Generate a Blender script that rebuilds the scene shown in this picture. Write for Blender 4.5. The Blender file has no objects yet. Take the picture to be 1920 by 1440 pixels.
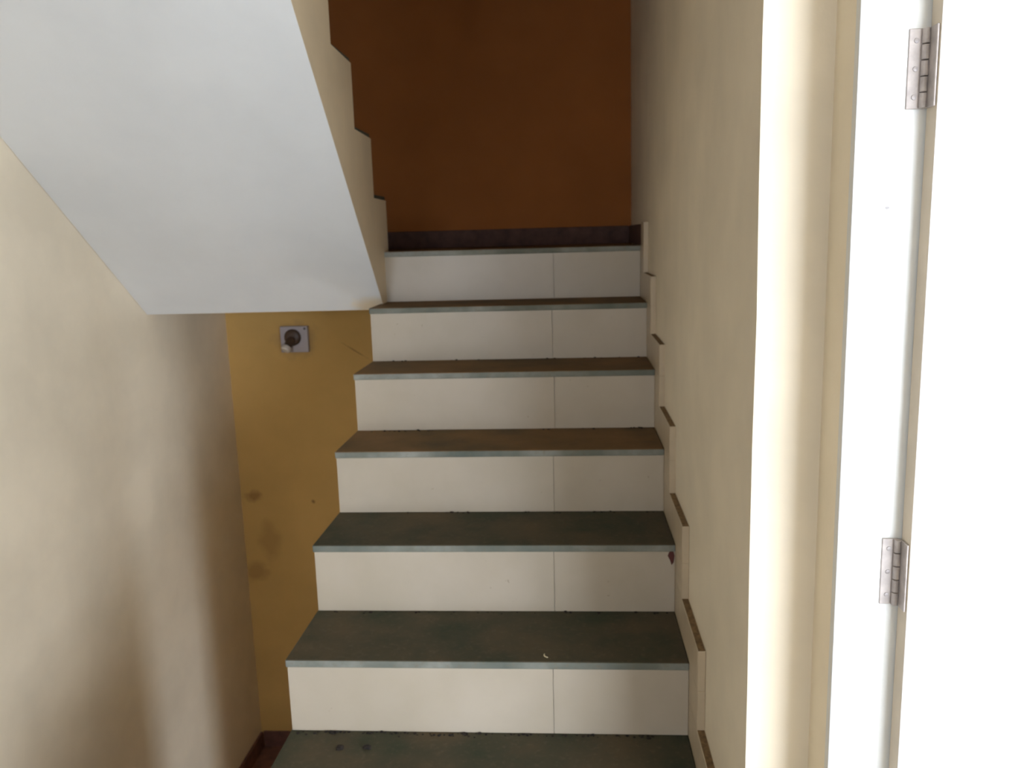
import bpy, bmesh, math, random
from mathutils import Vector, Matrix
random.seed(7)
scn = bpy.context.scene
C = scn.collection

# ------------------------------------------------------------------ camera
EYE = 1.458
FPX, PITCH, ROLL, YAW = 1569.56, 0.1771, -0.0276, -0.0694
cp, sp = math.cos(PITCH), math.sin(PITCH)
fw = Vector((math.sin(YAW)*cp, math.cos(YAW)*cp, -sp))
rt = Vector((math.cos(YAW), -math.sin(YAW), 0))
up = rt.cross(fw)
r2 = rt*math.cos(ROLL) + up*math.sin(ROLL)
u2 = -rt*math.sin(ROLL) + up*math.cos(ROLL)
cam = bpy.data.cameras.new('camera'); cam.sensor_width = 36.0; cam.lens = FPX*36/1920
cam.clip_start = 0.02
cam.dof.use_dof = True; cam.dof.focus_distance = 0.95; cam.dof.aperture_fstop = 10.0   # slight misfocus of the photograph
co = bpy.data.objects.new('camera', cam); C.objects.link(co); scn.camera = co
M3 = Matrix((r2, u2, -fw)).transposed()
co.matrix_world = Matrix.Translation((0, 0, EYE)) @ M3.to_4x4()

# ------------------------------------------------------------------ sky, daylight portals, exposure
w = bpy.data.worlds.new('sky'); scn.world = w; w.use_nodes = True
bg = w.node_tree.nodes['Background']
bg.inputs[0].default_value = (0.84, 0.95, 1.12, 1)
bg.inputs[1].default_value = 11.0
WIN_ROOM = (1.00, 6.30, 0.10, 1.85)          # x0, x1, z0, z1 in the room wall behind the camera
WIN_COR = (-1.35, -0.55, 1.0, 1.9)             # window at the end of the corridor behind the camera
WIN_LOW = (2.76, 2.99, -0.84, -0.16)         # y0, y1, z0, z1 ventilator by the lower landing
def portal(loc, rot, sx, sy):
    l = bpy.data.lights.new('window_portal', 'AREA'); l.shape = 'RECTANGLE'; l.size = sx; l.size_y = sy
    l.cycles.is_portal = True
    o = bpy.data.objects.new('window_portal', l); o.location = loc; o.rotation_euler = rot; C.objects.link(o)
ROOM_Y = -1.6; COR_Y = -2.2
a = WIN_ROOM; portal(((a[0]+a[1])/2, ROOM_Y-0.12, (a[2]+a[3])/2), (math.pi/2, 0, 0), a[1]-a[0], a[3]-a[2])
a = WIN_COR; portal(((a[0]+a[1])/2, COR_Y-0.12, (a[2]+a[3])/2), (math.pi/2, 0, 0), a[1]-a[0], a[3]-a[2])
a = WIN_LOW; portal((0.50, (a[0]+a[1])/2, (a[2]+a[3])/2), (math.pi/2, 0, math.pi/2), a[1]-a[0], a[3]-a[2])
vs = scn.view_settings
vs.view_transform = 'Standard'; vs.look = 'None'; vs.gamma = 1.0; vs.use_curve_mapping = False
vs.exposure = 0.8

# ------------------------------------------------------------------ dimensions (metres)
XL, XR = -0.6484, 0.2516       # left and right end of the stair going up
XW = 0.268                     # plaster face of the right wall
LW = -1.498                    # left wall
YB = 3.571                     # back wall of the stairwell
H, G = 0.17604, 0.24667
def nose(i): return 1.7078 + (i-3)*G
YL = nose(8); ZL = 8*H
YC = 1.215                     # end of the right wall
XI = 0.3645                    # face of the door wall
ZLOW = EYE-2.387               # lower landing
XRM = 0.46                     # room face of the door wall
TOP = 4.3

# ------------------------------------------------------------------ materials
def new_mat(name):
    m = bpy.data.materials.new(name); m.use_nodes = True
    nt = m.node_tree; b = nt.nodes['Principled BSDF']
    return m, nt, b
def noise(nt, scale, detail=4, rough=0.55, coord=None):
    n = nt.nodes.new('ShaderNodeTexNoise'); n.inputs['Scale'].default_value = scale
    n.inputs['Detail'].default_value = detail; n.inputs['Roughness'].default_value = rough
    if coord is None:
        g = nt.nodes.new('ShaderNodeNewGeometry'); coord = g.outputs['Position']
    nt.links.new(coord, n.inputs['Vector'])
    return n.outputs['Fac']
def ramp(nt, fac, stops):
    r = nt.nodes.new('ShaderNodeValToRGB'); e = r.color_ramp.elements
    while len(e) < len(stops): e.new(0.5)
    for k, (p, c) in enumerate(stops):
        e[k].position = p; e[k].color = (*c, 1) if len(c) == 3 else c
    nt.links.new(fac, r.inputs[0]); return r.outputs[0]
def mix(nt, fac, a, b, mode='MIX'):
    m = nt.nodes.new('ShaderNodeMix'); m.data_type = 'RGBA'; m.blend_type = mode
    for s, v in ((0, fac), (6, a), (7, b)):
        if hasattr(v, 'links') or hasattr(v, 'is_output'): nt.links.new(v, m.inputs[s])
        elif s == 0: m.inputs[0].default_value = v
        else: m.inputs[s].default_value = (*v, 1)
    return m.outputs[2]
def math_n(nt, op, a, b=None, clamp=False):
    m = nt.nodes.new('ShaderNodeMath'); m.operation = op; m.use_clamp = clamp
    for s, v in ((0, a), (1, b)):
        if v is None: continue
        if hasattr(v, 'is_output'): nt.links.new(v, m.inputs[s])
        else: m.inputs[s].default_value = v
    return m.outputs[0]
def bump(nt, b, h, strength, dist):
    n = nt.nodes.new('ShaderNodeBump'); n.inputs['Strength'].default_value = strength; n.inputs['Distance'].default_value = dist
    nt.links.new(h, n.inputs['Height']); nt.links.new(n.outputs[0], b.inputs['Normal'])
def blob(nt, centre, radii, wobble=0.6, scale=30, soft=0.6, rot=0.0):
    """stain mask: 1 inside an uneven patch round a point of the wall"""
    g = nt.nodes.new('ShaderNodeNewGeometry')
    mp = nt.nodes.new('ShaderNodeMapping'); mp.vector_type = 'TEXTURE'
    mp.inputs['Location'].default_value = centre; mp.inputs['Scale'].default_value = radii; mp.inputs['Rotation'].default_value = (0, rot, 0)
    nt.links.new(g.outputs['Position'], mp.inputs['Vector'])
    ln = nt.nodes.new('ShaderNodeVectorMath'); ln.operation = 'LENGTH'; nt.links.new(mp.outputs[0], ln.inputs[0])
    n = noise(nt, scale, 3)
    d = math_n(nt, 'ADD', ln.outputs['Value'], math_n(nt, 'MULTIPLY', math_n(nt, 'SUBTRACT', n, 0.5), wobble*2))
    mr = nt.nodes.new('ShaderNodeMapRange'); mr.inputs[1].default_value = 1.0; mr.inputs[2].default_value = 1.0-soft
    mr.inputs[3].default_value = 0; mr.inputs[4].default_value = 1; nt.links.new(d, mr.inputs[0])
    return mr.outputs[0]
def paint(name, col, var=0.06, rough=0.55, stains=(), spec=0.3):
    m, nt, b = new_mat(name)
    lo = tuple(c*(1-var) for c in col); hi = tuple(min(1, c*(1+var)) for c in col)
    c = ramp(nt, noise(nt, 3.5, 5), [(0.35, lo), (0.65, hi)])
    for cen, rad, scol, amt, sc, *rot in stains:
        c = mix(nt, math_n(nt, 'MULTIPLY', blob(nt, cen, rad, scale=sc, rot=rot[0] if rot else 0.0), amt), c, scol)
    nt.links.new(c, b.inputs['Base Color'])
    b.inputs['Roughness'].default_value = rough; b.inputs['Specular IOR Level'].default_value = spec
    bump(nt, b, noise(nt, 60, 5, 0.6), 0.12, 0.004)
    return m
YEL = (0.86, 0.74, 0.555)
OCH = (0.68, 0.42, 0.14)
UPPER_SHADE = (0.345, 0.122, 0.034)
M_wall = paint('yellow_distemper', YEL)
brown = (0.22, 0.10, 0.04)
M_back = paint('stained_yellow_distemper', OCH, 0.06, 0.85, spec=0.08, stains=[
    ((-1.441, YB, EYE-1.14), (0.055, 0.3, 0.035), brown, 0.55, 22),
    ((-1.46, YB, EYE-1.50), (0.08, 0.3, 0.06), brown, 0.35, 14),
    ((-1.38, YB, EYE-1.36), (0.06, 0.3, 0.12), brown, 0.25, 12),
    ((-1.166, YB, EYE-1.167), (0.012, 0.3, 0.012), brown, 0.8, 60),
    ((-1.19, YB, EYE-0.43), (0.11, 0.3, 0.10), (0.35, 0.22, 0.12), 0.45, 16),
    ((-0.93, YB, EYE-0.483), (0.075, 0.3, 0.0035), brown, 0.6, 25, 0.57)])
M_back_shade = paint('shade_toned_distemper', UPPER_SHADE, 0.06, 0.9, spec=0.05)  # wall above the landing: yellow paint with its deep shade put into the colour
M_soffit = paint('white_distemper', (0.80, 0.79, 0.76), 0.03, 0.7, stains=[
    ((-0.66, 2.86, EYE-0.235), (0.10, 0.07, 0.06), YEL, 0.9, 18)])
M_side = paint('yellow_side_paint', (0.82, 0.64, 0.40))
M_enamel = paint('white_enamel', (0.68, 0.66, 0.615), 0.015, 0.3, spec=0.5, stains=[
    ((0.405, 1.11, EYE+0.02), (0.005, 0.03, 0.003), (0.15, 0.12, 0.1), 0.9, 90)])
def slate(name, a, b_, c_, dust_amt=0.2):
    m, nt, b = new_mat(name)
    f = noise(nt, 6, 5, 0.55)
    c = ramp(nt, f, [(0.32, a), (0.5, b_), (0.70, c_)])
    dust = ramp(nt, noise(nt, 90, 3), [(0.55, (0, 0, 0)), (0.78, (1, 1, 1))])
    c = mix(nt, math_n(nt, 'MULTIPLY', dust, dust_amt), c, (0.22, 0.17, 0.11))
    nt.links.new(c, b.inputs['Base Color']); b.inputs['Roughness'].default_value = 0.7
    b.inputs['Specular IOR Level'].default_value = 0.12
    bump(nt, b, noise(nt, 45, 6, 0.7), 0.3, 0.003)
    return m
M_slate = slate('green_slate', (0.052, 0.057, 0.036), (0.082, 0.070, 0.044), (0.115, 0.085, 0.050))
M_slate_refl = slate('slate_with_reflection', (0.12, 0.085, 0.045), (0.18, 0.108, 0.048), (0.22, 0.125, 0.055))  # upper slabs: same slate, brown reflection of the wall put into the colour
M_edge = slate('slate_cut_edge', (0.125, 0.14, 0.115), (0.20, 0.205, 0.17), (0.335, 0.33, 0.285), 0.5)
def tile_mat():
    m, nt, b = new_mat('cream_glazed_tile')
    c = ramp(nt, noise(nt, 5, 4), [(0.35, (0.49, 0.415, 0.31)), (0.65, (0.54, 0.46, 0.355))])
    specks = ramp(nt, noise(nt, 55, 2), [(0.74, (0, 0, 0)), (0.79, (1, 1, 1))])
    c = mix(nt, math_n(nt, 'MULTIPLY', specks, 0.55), c, (0.30, 0.22, 0.14))
    nt.links.new(c, b.inputs['Base Color']); b.inputs['Roughness'].default_value = 0.35
    return m
M_tile = tile_mat()
def plain(name, col, rough=0.6, metal=0.0, var=0.15, sc=25):
    m, nt, b = new_mat(name)
    c = ramp(nt, noise(nt, sc, 4), [(0.3, tuple(v*(1-var) for v in col)), (0.7, tuple(min(1, v*(1+var)) for v in col))])
    nt.links.new(c, b.inputs['Base Color']); b.inputs['Roughness'].default_value = rough; b.inputs['Metallic'].default_value = metal
    return m
M_conc = plain('cement', (0.42, 0.40, 0.36), 0.8)
M_skirt = plain('cream_skirting_tile', (0.55, 0.44, 0.30), 0.4, var=0.05)
M_grime = plain('brown_grime', (0.20, 0.12, 0.05), 0.9, var=0.4, sc=90)
M_redskirt = plain('dark_red_skirting', (0.16, 0.07, 0.05), 0.6, var=0.3)
M_darkskirt = plain('dark_slate_skirting', (0.10, 0.048, 0.035), 0.85, var=0.3)
M_redox = plain('red_oxide_floor', (0.20, 0.09, 0.06), 0.6, var=0.3)
M_metal = plain('painted_steel', (0.40, 0.345, 0.31), 0.5, 0.15, var=0.18, sc=60)
M_dark = plain('dark_gap', (0.12, 0.10, 0.085), 0.7)
M_lip = plain('bare_wood_lipping', (0.60, 0.50, 0.37), 0.6, var=0.08, sc=12)
M_screw = plain('painted_screw', (0.36, 0.32, 0.30), 0.5, 0.3)
M_board = plain('mauve_grey_board', (0.50, 0.44, 0.44), 0.5, var=0.06)
M_bake = plain('brown_bakelite', (0.09, 0.05, 0.03), 0.4)
M_white = plain('aged_white_plastic', (0.78, 0.70, 0.62), 0.4, var=0.05)
M_stain = plain('dark_red_stain', (0.10, 0.02, 0.015), 0.6)
M_dirt = plain('dirt', (0.018, 0.012, 0.008), 0.95, var=0.4, sc=120)
M_straw = plain('straw', (0.72, 0.62, 0.38), 0.7)

# ------------------------------------------------------------------ helpers
def link(name, me, parent=None, kind=None):
    o = bpy.data.objects.new(name, me); C.objects.link(o)
    if parent: o.parent = parent
    if kind: o['kind'] = kind
    return o
def fin(bm, name, mats, parent=None, kind=None, bev=0.0, seg=1, smooth=False):
    bmesh.ops.recalc_face_normals(bm, faces=bm.faces[:])
    if bev:
        bmesh.ops.bevel(bm, geom=bm.edges[:], offset=bev, segments=seg, affect='EDGES', profile=0.5)
    me = bpy.data.meshes.new(name); bm.to_mesh(me); bm.free()
    for m in (mats if isinstance(mats, (list, tuple)) else [mats]): me.materials.append(m)
    if smooth:
        for p in me.polygons: p.use_smooth = True
    return link(name, me, parent, kind)
def add_box(bm, x0, x1, y0, y1, z0, z1):
    vs = [bm.verts.new(p) for p in ((x0,y0,z0),(x1,y0,z0),(x1,y1,z0),(x0,y1,z0),(x0,y0,z1),(x1,y0,z1),(x1,y1,z1),(x0,y1,z1))]
    for f in ((0,3,2,1),(4,5,6,7),(0,1,5,4),(1,2,6,5),(2,3,7,6),(3,0,4,7)): bm.faces.new([vs[k] for k in f])
def box(name, x0, x1, y0, y1, z0, z1, mat, parent=None, kind=None, bev=0.0, seg=1):
    bm = bmesh.new(); add_box(bm, x0, x1, y0, y1, z0, z1)
    return fin(bm, name, mat, parent, kind, bev, seg)
def prism(name, pts, lo, hi, axis, mat, parent=None, kind=None, bev=0.0, seg=1):
    """extrude a polygon: axis 'x' takes (y,z) points, axis 'z' takes (x,y) points"""
    bm = bmesh.new()
    mk = (lambda p, t: (t, p[0], p[1])) if axis == 'x' else (lambda p, t: (p[0], p[1], t))
    A = [bm.verts.new(mk(p, lo)) for p in pts]; B = [bm.verts.new(mk(p, hi)) for p in pts]
    bm.faces.new(A); bm.faces.new(B[::-1])
    for k in range(len(pts)):
        j = (k+1) % len(pts); bm.faces.new((A[k], B[k], B[j], A[j]))
    return fin(bm, name, mat, parent, kind, bev, seg)
def empty(name, loc=(0,0,0), kind=None):
    o = bpy.data.objects.new(name, None); o.location = loc; o.empty_display_size = 0.1; C.objects.link(o)
    if kind: o['kind'] = kind
    return o
def tag(o, label, cat, group=None):
    o['label'] = label; o['category'] = cat
    if group: o['group'] = group
    return o
def lathe(bm, prof, origin, axis, n=20):
    """revolve (r, t) profile round an axis through origin"""
    ax = Vector(axis).normalized(); u = ax.orthogonal().normalized(); v = ax.cross(u); o = Vector(origin)
    rings = []
    for r, t in prof:
        rings.append([bm.verts.new(o + ax*t + (u*math.cos(2*math.pi*k/n) + v*math.sin(2*math.pi*k/n))*max(r, 1e-5)) for k in range(n)])
    for a_, b_ in zip(rings, rings[1:]):
        for k in range(n): bm.faces.new((a_[k], a_[(k+1) % n], b_[(k+1) % n], b_[k]))
    bm.faces.new(rings[0]); bm.faces.new(rings[-1][::-1])

# ------------------------------------------------------------------ walls, floors, ceilings
S = 'structure'
box('wall_left', LW-0.2, LW, COR_Y, YB, ZLOW-0.15, TOP, M_wall, kind=S)
box('wall_back', LW-0.2, XRM, YB, YB+0.2, ZLOW-0.15, ZL-0.1, M_back, kind=S)
box('wall_back_upper', LW-0.2, XRM, YB, YB+0.2, ZL-0.1, TOP, M_back_shade, kind=S)
# right wall: stair side, half-brick return facing the camera, and the pier that carries the door frame
K = 1.0152
FY0 = 1.095*K; FYP = 1.113*K; FY1 = 1.156*K
FX0, FX1, FX2 = XI-0.003, 0.421, XRM
pier = [(XW, YB), (XW, YC), (XI, YC), (XI, FYP), (XI+0.014, FYP), (XI+0.014, FY1), (XRM, FY1), (XRM, YB)]
def wall_right():
    bm = bmesh.new()
    rows = [0.0 + 2.66*k/14 for k in range(15)] + [TOP]
    rng = random.Random(3)
    R = []
    for z in rows:
        dx = rng.uniform(-1, 1)*0.0012
        R.append([bm.verts.new((p[0] + (dx if k == 1 else 0), p[1], z)) for k, p in enumerate(pier)])
    for a_, b_ in zip(R, R[1:]):
        for k in range(len(pier)):
            j = (k+1) % len(pier); bm.faces.new((a_[k], a_[j], b_[j], b_[k]))
    bm.faces.new(R[0]); bm.faces.new(R[-1])
    bm.edges.ensure_lookup_table()
    ed = [e for e in bm.edges if all(abs(v.co.y-YC) < 1e-4 and abs(v.co.x-XW) < 0.01 for v in e.verts) and abs(e.verts[0].co.z-e.verts[1].co.z) > 0.01]
    bmesh.ops.bevel(bm, geom=ed, offset=0.004, segments=2, affect='EDGES')
    return fin(bm, 'wall_right', M_wall, kind=S)
wall_right()
# below floor level the right wall has a small ventilator opening by the lower landing
y0, y1, z0, z1 = WIN_LOW
box('wall_right_lower', XW, 0.49, 1.2, y0, ZLOW-0.15, 0, M_wall, kind=S)
box('wall_right_lower', XW, 0.49, y1, YB, ZLOW-0.15, 0, M_wall, kind=S)
box('wall_right_lower', XW, 0.49, y0, y1, ZLOW-0.15, z0, M_wall, kind=S)
box('wall_right_lower', XW, 0.49, y0, y1, z1, 0, M_wall, kind=S)
box('vent_light_screen', -0.60, XW, 3.0, 3.1, ZLOW, EYE-0.247, M_wall, kind=S)  # added unseen nib, keeps the ventilator light off the back wall
# door wall towards the camera: lintel and near pier
DY0 = FY0-0.92; DH = 2.05
box('wall_door_lintel', XI, XRM, DY0, FYP, DH+0.06, 2.66, M_wall, kind=S)
box('wall_door_near', XI, XRM, COR_Y, DY0-0.06, 0, 2.66, M_wall, kind=S)
# corridor end wall with its window, room walls with the big window
def holed_wall(name, x0, x1, y, t, z0, z1, win):
    a0, a1, b0, b1 = win
    bm = bmesh.new()
    for q in ((x0, a0, z0, z1), (a1, x1, z0, z1), (a0, a1, z0, b0), (a0, a1, b1, z1)):
        add_box(bm, q[0], q[1], y-t, y, q[2], q[3])
    fin(bm, name, M_wall, kind=S)
    f = empty('window_1', ((a0+a1)/2, y-t/2, b0), S)
    bm = bmesh.new()
    e = 0.05
    for q in ((a0, a0+e, b0, b1), (a1-e, a1, b0, b1), (a0+e, a1-e, b0, b0+e), (a0+e, a1-e, b1-e, b1), ((a0+a1)/2-e/2, (a0+a1)/2+e/2, b0+e, b1-e)):
        add_box(bm, q[0], q[1], y-0.09, y-0.03, q[2], q[3])
    o = fin(bm, 'window_frame', M_enamel, f); o.matrix_parent_inverse = Matrix.Translation(f.location).inverted()
holed_wall('wall_corridor_end', LW, XRM, COR_Y, 0.12, 0, 2.66, WIN_COR)
RX = 6.5
holed_wall('wall_room_window', XRM, RX, ROOM_Y, 0.12, 0, 2.66, WIN_ROOM)
box('wall_room_side', RX, RX+0.12, ROOM_Y-0.12, 2.3, 0, 2.66, M_wall, kind=S)
box('wall_room_far', XRM, RX, 2.2, 2.3, 0, 2.66, M_wall, kind=S)
box('floor', LW, XRM, COR_Y, nose(1)+0.014, -0.15, 0, M_slate, kind=S)
box('floor_room', XRM, RX, ROOM_Y, 2.2, -0.15, 0, M_conc, kind=S)
box('ceiling', LW, RX, COR_Y-0.12, YC, 2.66, 2.816, M_soffit, kind=S)
box('ceiling_room', XRM, RX, YC, 2.3, 2.66, 2.816, M_soffit, kind=S)
box('ceiling_stairwell', LW, XRM, YC, YB+0.2, TOP, TOP+0.12, M_soffit, kind=S)
box('wall_front_upper', LW, XRM, YC-0.15, YC, 2.816, TOP, M_wall, kind=S)
# the half landing with slate paving, and the landing below
ld = empty('floor_landing', (0, 0, 0), S)
box('landing_slab', LW, XW, YL+0.014, YB, EYE-0.247, ZL-0.018, M_conc, ld)
for k, (xa, xb) in enumerate(((LW, XL+0.003), (XL+0.005, XW))):
    ya = YL if k else YL+0.014
    bm = bmesh.new(); add_box(bm, xa, xb if k == 0 else XR, ya, YB, ZL-0.018, ZL)
    o = fin(bm, 'paving_slab', [M_slate_refl, M_edge], ld, bev=0.0012)
    for p in o.data.polygons:
        if p.normal.z < 0.3: p.material_index = 1
box('floor_lower_landing', LW, XW, 2.20, YB, ZLOW-0.15, ZLOW, M_redox, kind=S)
# skirtings on the back and left wall
box('baseboard_back', LW, XW, YB-0.012, YB, ZL, ZL+0.072, M_darkskirt, kind=S, bev=0.002)
box('baseboard_lower_back', LW+0.012, XW, YB-0.012, YB, ZLOW, ZLOW+0.078, M_redskirt, kind=S, bev=0.002)
box('baseboard_left', LW, LW+0.012, 2.2, YB-0.012, ZLOW, ZLOW+0.078, M_redskirt, kind=S, bev=0.002)
# stepped skirting on the right wall
sk = empty('baseboard_right', (XW, nose(2), 0), S)
inv = Matrix.Translation(sk.location).inverted()
FO, TO = 0.115, 0.088
for i in range(1, 9):
    yb = nose(i+1)+0.004 if i < 8 else YB-0.012
    o = box('skirting_tile', XR, XW, max(nose(i)-FO, YC+0.006), yb if i < 8 else YL-0.02, i*H, i*H+(TO if i < 8 else 0.078), [M_skirt, M_grime], sk, bev=0.0012)
    for p in o.data.polygons:
        if p.normal.z > 0.9: p.material_index = 1
    o.matrix_parent_inverse = inv
    if i > 1:
        o = box('skirting_tile', XR, XW, nose(i)-FO, nose(i)+0.004, (i-1)*H+TO, i*H, M_skirt, sk, bev=0.0012)
        o.matrix_parent_inverse = inv
o = box('skirting_tile', XR+0.004, XW, YL-0.02, YB-0.012, ZL, ZL+0.072, M_darkskirt, sk, bev=0.0012); o.matrix_parent_inverse = inv

# ------------------------------------------------------------------ the flight going up on the right
st = tag(empty('stair_flight', (0, nose(1), 0)), 'flight of dark slate treads and cream tiled risers climbing to the landing', 'staircase')
inv = Matrix.Translation(st.location).inverted()
pts = [(nose(1)+0.014, 0.0)]
for i in range(1, 9):
    pts.append((nose(i)+0.014, i*H-0.018))
    if i < 8: pts.append((nose(i+1)+0.014, i*H-0.018))
pts += [(YL+0.014, EYE-0.247), (2.75, 1.045), (2.75, ZLOW), (nose(1)+0.014, ZLOW)]  # unseen fill under the flight, carried back to narrow the ventilator light
o = prism('stair_body', pts, XL+0.013, XW-0.0015, 'x', M_side, st); o.matrix_parent_inverse = inv
rng = random.Random(5)
for i in range(1, 9):
    y = nose(i); j = rng.uniform(-0.004, 0.004)
    # riser: one long and one short glazed tile
    ri = box('riser', XL+0.014, XR-0.001, y+0.0125, y+0.014, (i-1)*H, i*H-0.018, M_conc, st); ri.matrix_parent_inverse = inv
    for xa, xb in ((XL+0.003, XL+0.600+j), (XL+0.6008+j, XR-0.0005)):
        t = box('riser_tile', xa, xb, y+0.0035, y+0.0125, (i-1)*H+0.0006, i*H-0.0182, M_tile, ri, bev=0.0005)
    if i < 8:
        bm = bmesh.new(); add_box(bm, XL, XR, y, nose(i+1)+0.0135, i*H-0.018, i*H)
        t = fin(bm, 'tread', [M_slate if i < 5 else M_slate_refl, M_edge], st, bev=0.0016)
        for p in t.data.polygons:
            if p.normal.z < 0.3: p.material_index = 1
        t.matrix_parent_inverse = inv

# ------------------------------------------------------------------ the flight above on the left, coming back towards the camera
uf = tag(empty('stair_flight', (-1.07, 3.03, ZL)), 'underside of the upper flight, white sloping soffit with yellow zigzag side', 'staircase')
inv = Matrix.Translation(uf.location).inverted()
ry = [3.03, 2.80, 2.545, 2.295]; rz = [ZL, EYE+0.130, EYE+0.320, EYE+0.506, EYE+0.692]
while len(ry) < 8: ry.append(ry[-1]-0.247); rz.append(rz[-1]+0.184)
rz = rz[:9]
def xe(y): return -0.638 + (2.86-y)*0.043          # edge runs slightly out of square
top = []
for k in range(8):
    top.append((ry[k], rz[k])); top.append((ry[k], rz[k+1]))
sof = lambda y: EYE - 0.247 + (2.888-y)*0.797
yend = 1.22
poly = top + [(yend, rz[8]), (yend, sof(yend)), (2.888, sof(2.888)), (3.03, EYE-0.247)]
bm = bmesh.new()
A = [bm.verts.new((LW+0.0012, y, z)) for y, z in poly]; B = [bm.verts.new((xe(y), y, z)) for y, z in poly]
bm.faces.new(A); bm.faces.new(B[::-1])
n = len(poly)
for k in range(n):
    j = (k+1) % n
    f = bm.faces.new((A[k], B[k], B[j], A[j]))
    if k in (n-3, n-2): f.material_index = 1
o = fin(bm, 'flight_body', [M_side, M_soffit], uf); o.matrix_parent_inverse = inv
for k in range(8):
    ya = ry[k]; yb = ry[k+1] if k < 7 else yend
    t = box('tread', LW+0.0012, xe(ya)-0.004, yb+0.001, ya-0.0005, rz[k+1]+0.0003, rz[k+1]+0.014, M_slate, uf, bev=0.001); t.matrix_parent_inverse = inv

# ------------------------------------------------------------------ the flight going down on the left
df = empty('stair_flight_down', (-1.07, nose(1), 0), S)
inv = Matrix.Translation(df.location).inverted()
hd = -ZLOW/5
pts = [(nose(1)+0.014, -0.02)]
for k in range(1, 5):
    pts.append((nose(1)+0.014+(k-1)*G, -k*hd)) ; pts.append((nose(1)+0.014+k*G, -k*hd))
pts += [(nose(1)+0.014+4*G, ZLOW), (2.2, ZLOW), (2.2, ZLOW-0.15), (2.0, ZLOW-0.15), (nose(1)+0.014, -0.25)]
o = prism('flight_body', pts, LW, XL+0.012, 'x', M_redox, df); o.matrix_parent_inverse = inv

# ------------------------------------------------------------------ door: frame, open leaf, hinges
dr = empty('door_1', (XI, FY0, 0), S)
inv = Matrix.Translation(dr.location).inverted()
def child(o, par=dr): o.parent = par; o.matrix_parent_inverse = inv; return o
RB = FY0 + 0.013
prof = [(FX0, FY0), (FX1, FY0), (FX1, RB), (FX2-0.001, RB), (FX2-0.001, FY1-0.001), (XI+0.015, FY1-0.001), (XI+0.015, FYP-0.001), (FX0, FYP-0.001)]
fr = prism('door_frame', prof, 0, DH+0.06, 'z', M_enamel, dr, bev=0.0022, seg=2); fr.matrix_parent_inverse = inv
prof2 = [(FX0, DY0), (FX2, DY0), (FX2, DY0-0.058), (FX0, DY0-0.058)]
fr2 = prism('door_frame', prof2, 0, DH+0.06, 'z', M_enamel, dr, bev=0.002); fr2.matrix_parent_inverse = inv
fr3 = box('door_frame', FX0, FX2, DY0+0.001, FY0-0.001, DH, DH+0.058, M_enamel, dr, bev=0.002); fr3.matrix_parent_inverse = inv
LX0 = 0.4507; LY0, LY1 = 1.076*K, 1.107*K
lf = box('door_leaf', LX0, LX0+0.86, LY0, LY1, 0.012, DH-0.004, M_enamel, dr, bev=0.0025, seg=2); lf.matrix_parent_inverse = inv
lf.data.materials.append(M_lip)
for p in lf.data.polygons:
    if p.normal.x < -0.9: p.material_index = 1
for zc in (0.185, -0.465, -1.12):
    za, zb = EYE+(zc-0.047)*K, EYE+(zc+0.047)*K
    hg = box('hinge', FX1+0.004, LX0-0.004, RB-0.0035, RB-0.0003, za, zb, M_metal, dr, bev=0.0008); hg.matrix_parent_inverse = inv
    fl = box('hinge_flap', LX0-0.0032, LX0-0.0003, LY0+0.003, RB-0.0045, za, zb, M_metal, hg, bev=0.0008)
    for q in range(5):
        bm = bmesh.new(); ha = za+(zb-za)*q/5+0.0006; hb = za+(zb-za)*(q+1)/5-0.0006
        lathe(bm, [(0.0042, ha), (0.005, ha+0.0006), (0.005, hb-0.0006), (0.0042, hb)], (LX0-0.0062, RB-0.0065, 0), (0, 0, 1), 14)
        kn = fin(bm, 'hinge_knuckle', M_metal, hg, smooth=False)
    for q in (-0.033, 0.0, 0.033):
        bm = bmesh.new(); lathe(bm, [(0.0034, 0), (0.003, 0.0009), (0.0008, 0.0013)], (FX1+0.013, RB-0.0035, EYE+(zc+q)*K), (0, -1, 0), 10)
        s_ = fin(bm, 'screw', M_screw, hg)

# ------------------------------------------------------------------ lamp holder on the back wall
lh = tag(empty('lamp_holder', (-1.19, YB, EYE-0.428)), 'small grey switch board with brown bulb holder on yellow back wall', 'lamp holder')
inv = Matrix.Translation(lh.location).inverted()
zc = EYE-0.424
b_ = box('mounting_board', -1.252, -1.130, YB-0.022, YB, zc-0.058, zc+0.056, M_board, lh, bev=0.003, seg=2); b_.matrix_parent_inverse = inv
bm = bmesh.new(); lathe(bm, [(0.036, 0), (0.036, 0.008), (0.030, 0.014), (0.018, 0.018)], (-1.196, YB-0.022, zc+0.008), (0, -1, 0), 24)
o = fin(bm, 'holder_base', M_bake, lh); o.matrix_parent_inverse = inv
ax = (-0.35, -0.62, -0.75)
bm = bmesh.new(); lathe(bm, [(0.016, 0), (0.018, 0.012), (0.018, 0.034), (0.0155, 0.036), (0.0155, 0.046)], (-1.196, YB-0.034, zc+0.004), ax, 20)
o = fin(bm, 'bulb_socket', M_bake, lh); o.matrix_parent_inverse = inv
bm = bmesh.new(); A_ = Vector((-1.196, YB-0.034, zc+0.004)) + Vector(ax).normalized()*0.044
lathe(bm, [(0.0185, 0), (0.020, 0.003), (0.020, 0.016), (0.0175, 0.02), (0.012, 0.021)], A_, ax, 20)
o = fin(bm, 'holder_ring', M_white, lh); o.matrix_parent_inverse = inv
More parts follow.
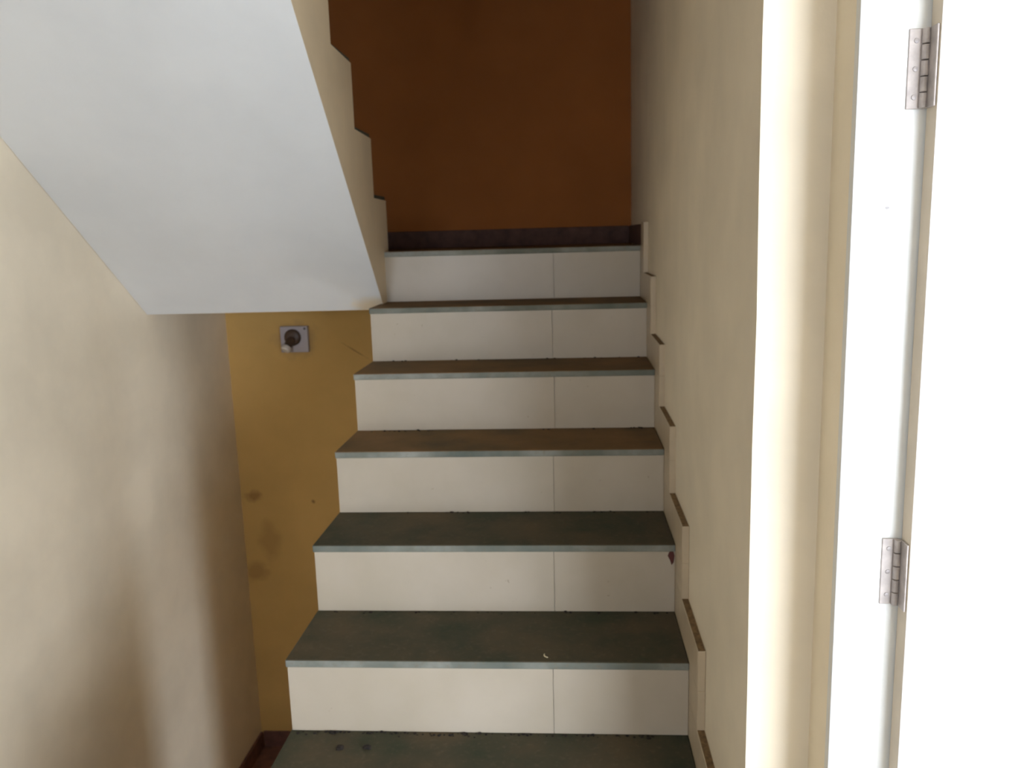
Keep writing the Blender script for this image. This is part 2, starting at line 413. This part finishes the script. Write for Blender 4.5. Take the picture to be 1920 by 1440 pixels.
for xx, zz in ((-1.142, zc+0.045), (-1.240, zc-0.047)):
    bm = bmesh.new(); lathe(bm, [(0.0055, 0), (0.0045, 0.002), (0.001, 0.003)], (xx, YB-0.022, zz), (0, -1, 0), 12)
    o = fin(bm, 'screw', M_dark, lh); o.matrix_parent_inverse = inv

# ------------------------------------------------------------------ litter and marks on the steps
def lump(name, loc, size, mat, seed, squash=0.5):
    bm = bmesh.new(); bmesh.ops.create_icosphere(bm, subdivisions=2, radius=1)
    rg = random.Random(seed)
    for v in bm.verts:
        k = 1+rg.uniform(-0.28, 0.28)
        v.co = Vector((v.co.x*size[0]*k, v.co.y*size[1]*k, max(v.co.z, -0.5)*size[2]*k*squash))
    zmin = min(v.co.z for v in bm.verts)
    for v in bm.verts: v.co.z -= zmin
    o = fin(bm, name, mat); o.location = loc; return o
def on_plane(px, py, z):
    d = fw + r2*((px-960)/FPX) + u2*((720-py)/FPX); t = (z-EYE)/d.z; return Vector((d.x*t, d.y*t, z))
z2 = 2*H; z3 = 3*H
p = (-0.517, 1.645, z2); tag(lump('dirt_clump', p, (0.009, 0.008, 0.009), M_dirt, 1), 'dark dirt clump on the lowest visible tread, the one nearer its left end', 'dirt')
p = (-0.457, 1.648, z2); tag(lump('dirt_clump', p, (0.010, 0.007, 0.008), M_dirt, 2), 'dark dirt clump on the lowest visible tread, the one farther from its left end', 'dirt')
# chip of straw on the second tread
bm = bmesh.new()
ch = [(-0.008, -0.003), (-0.002, 0.001), (0.004, 0.0015), (0.009, -0.001)]
up_ = []; dn_ = []
for (x, y) in ch:
    up_.append((bm.verts.new((x, y+0.0012, 0)), bm.verts.new((x, y+0.0012, 0.0016))))
    dn_.append((bm.verts.new((x, y-0.0012, 0)), bm.verts.new((x, y-0.0012, 0.0016))))
for k in range(3):
    for q in ((up_[k][1], up_[k+1][1], dn_[k+1][1], dn_[k][1]), (up_[k][0], up_[k+1][0], dn_[k+1][0], dn_[k][0]),
              (up_[k][0], up_[k+1][0], up_[k+1][1], up_[k][1]), (dn_[k][0], dn_[k+1][0], dn_[k+1][1], dn_[k][1])): bm.faces.new(q)
for k in (0, 3): bm.faces.new((up_[k][0], up_[k][1], dn_[k][1], dn_[k][0]))
o = fin(bm, 'straw_chip', M_straw); o.location = (-0.063, 1.733, z3); o.rotation_euler = (0, 0, 1.9)
tag(o, 'tiny pale straw chip lying near the front edge of a slate tread', 'litter')
# crumbs of dirt swept against the foot of the riser
bm = bmesh.new(); rg = random.Random(11)
for k in range(220):
    i = rg.choice((2, 2, 2, 2, 2, 3, 3, 4, 5, 6))
    x = rg.uniform(XL+0.02, XR-0.02); y = nose(i+1)+0.003-abs(rg.gauss(0, 0.006))-0.003; s_ = rg.uniform(0.0012, 0.0040)
    m_ = bmesh.ops.create_icosphere(bm, subdivisions=1, radius=s_)
    for v in m_['verts']: v.co = Vector((v.co.x*rg.uniform(0.8, 1.6)+x, v.co.y+y, v.co.z*0.6+i*H+s_*0.5))
o = fin(bm, 'dirt_crumbs', M_dirt, kind='stuff'); tag(o, 'dirt crumbs gathered along the foot of the risers', 'dirt')
# dark red splash under the right end of a tread edge
bm = bmesh.new()
out = [(0, 0), (0.010, 0.003), (0.013, -0.010), (0.011, -0.027), (0.006, -0.034), (0.002, -0.022), (-0.004, -0.010)]
y = nose(4)+0.0035
A = [bm.verts.new((XR-0.0145+a_*1.0, y, 4*H-0.0195+b_)) for a_, b_ in out]
B = [bm.verts.new((XR-0.0145+a_*0.85, y-0.0012, 4*H-0.0205+b_*0.92)) for a_, b_ in out]
bm.faces.new(A); bm.faces.new(B[::-1])
for k in range(len(out)):
    j = (k+1) % len(out); bm.faces.new((A[k], A[j], B[j], B[k]))
o = fin(bm, 'stain', M_stain); tag(o, 'dark red dried splash below a tread edge beside the right wall', 'stain')
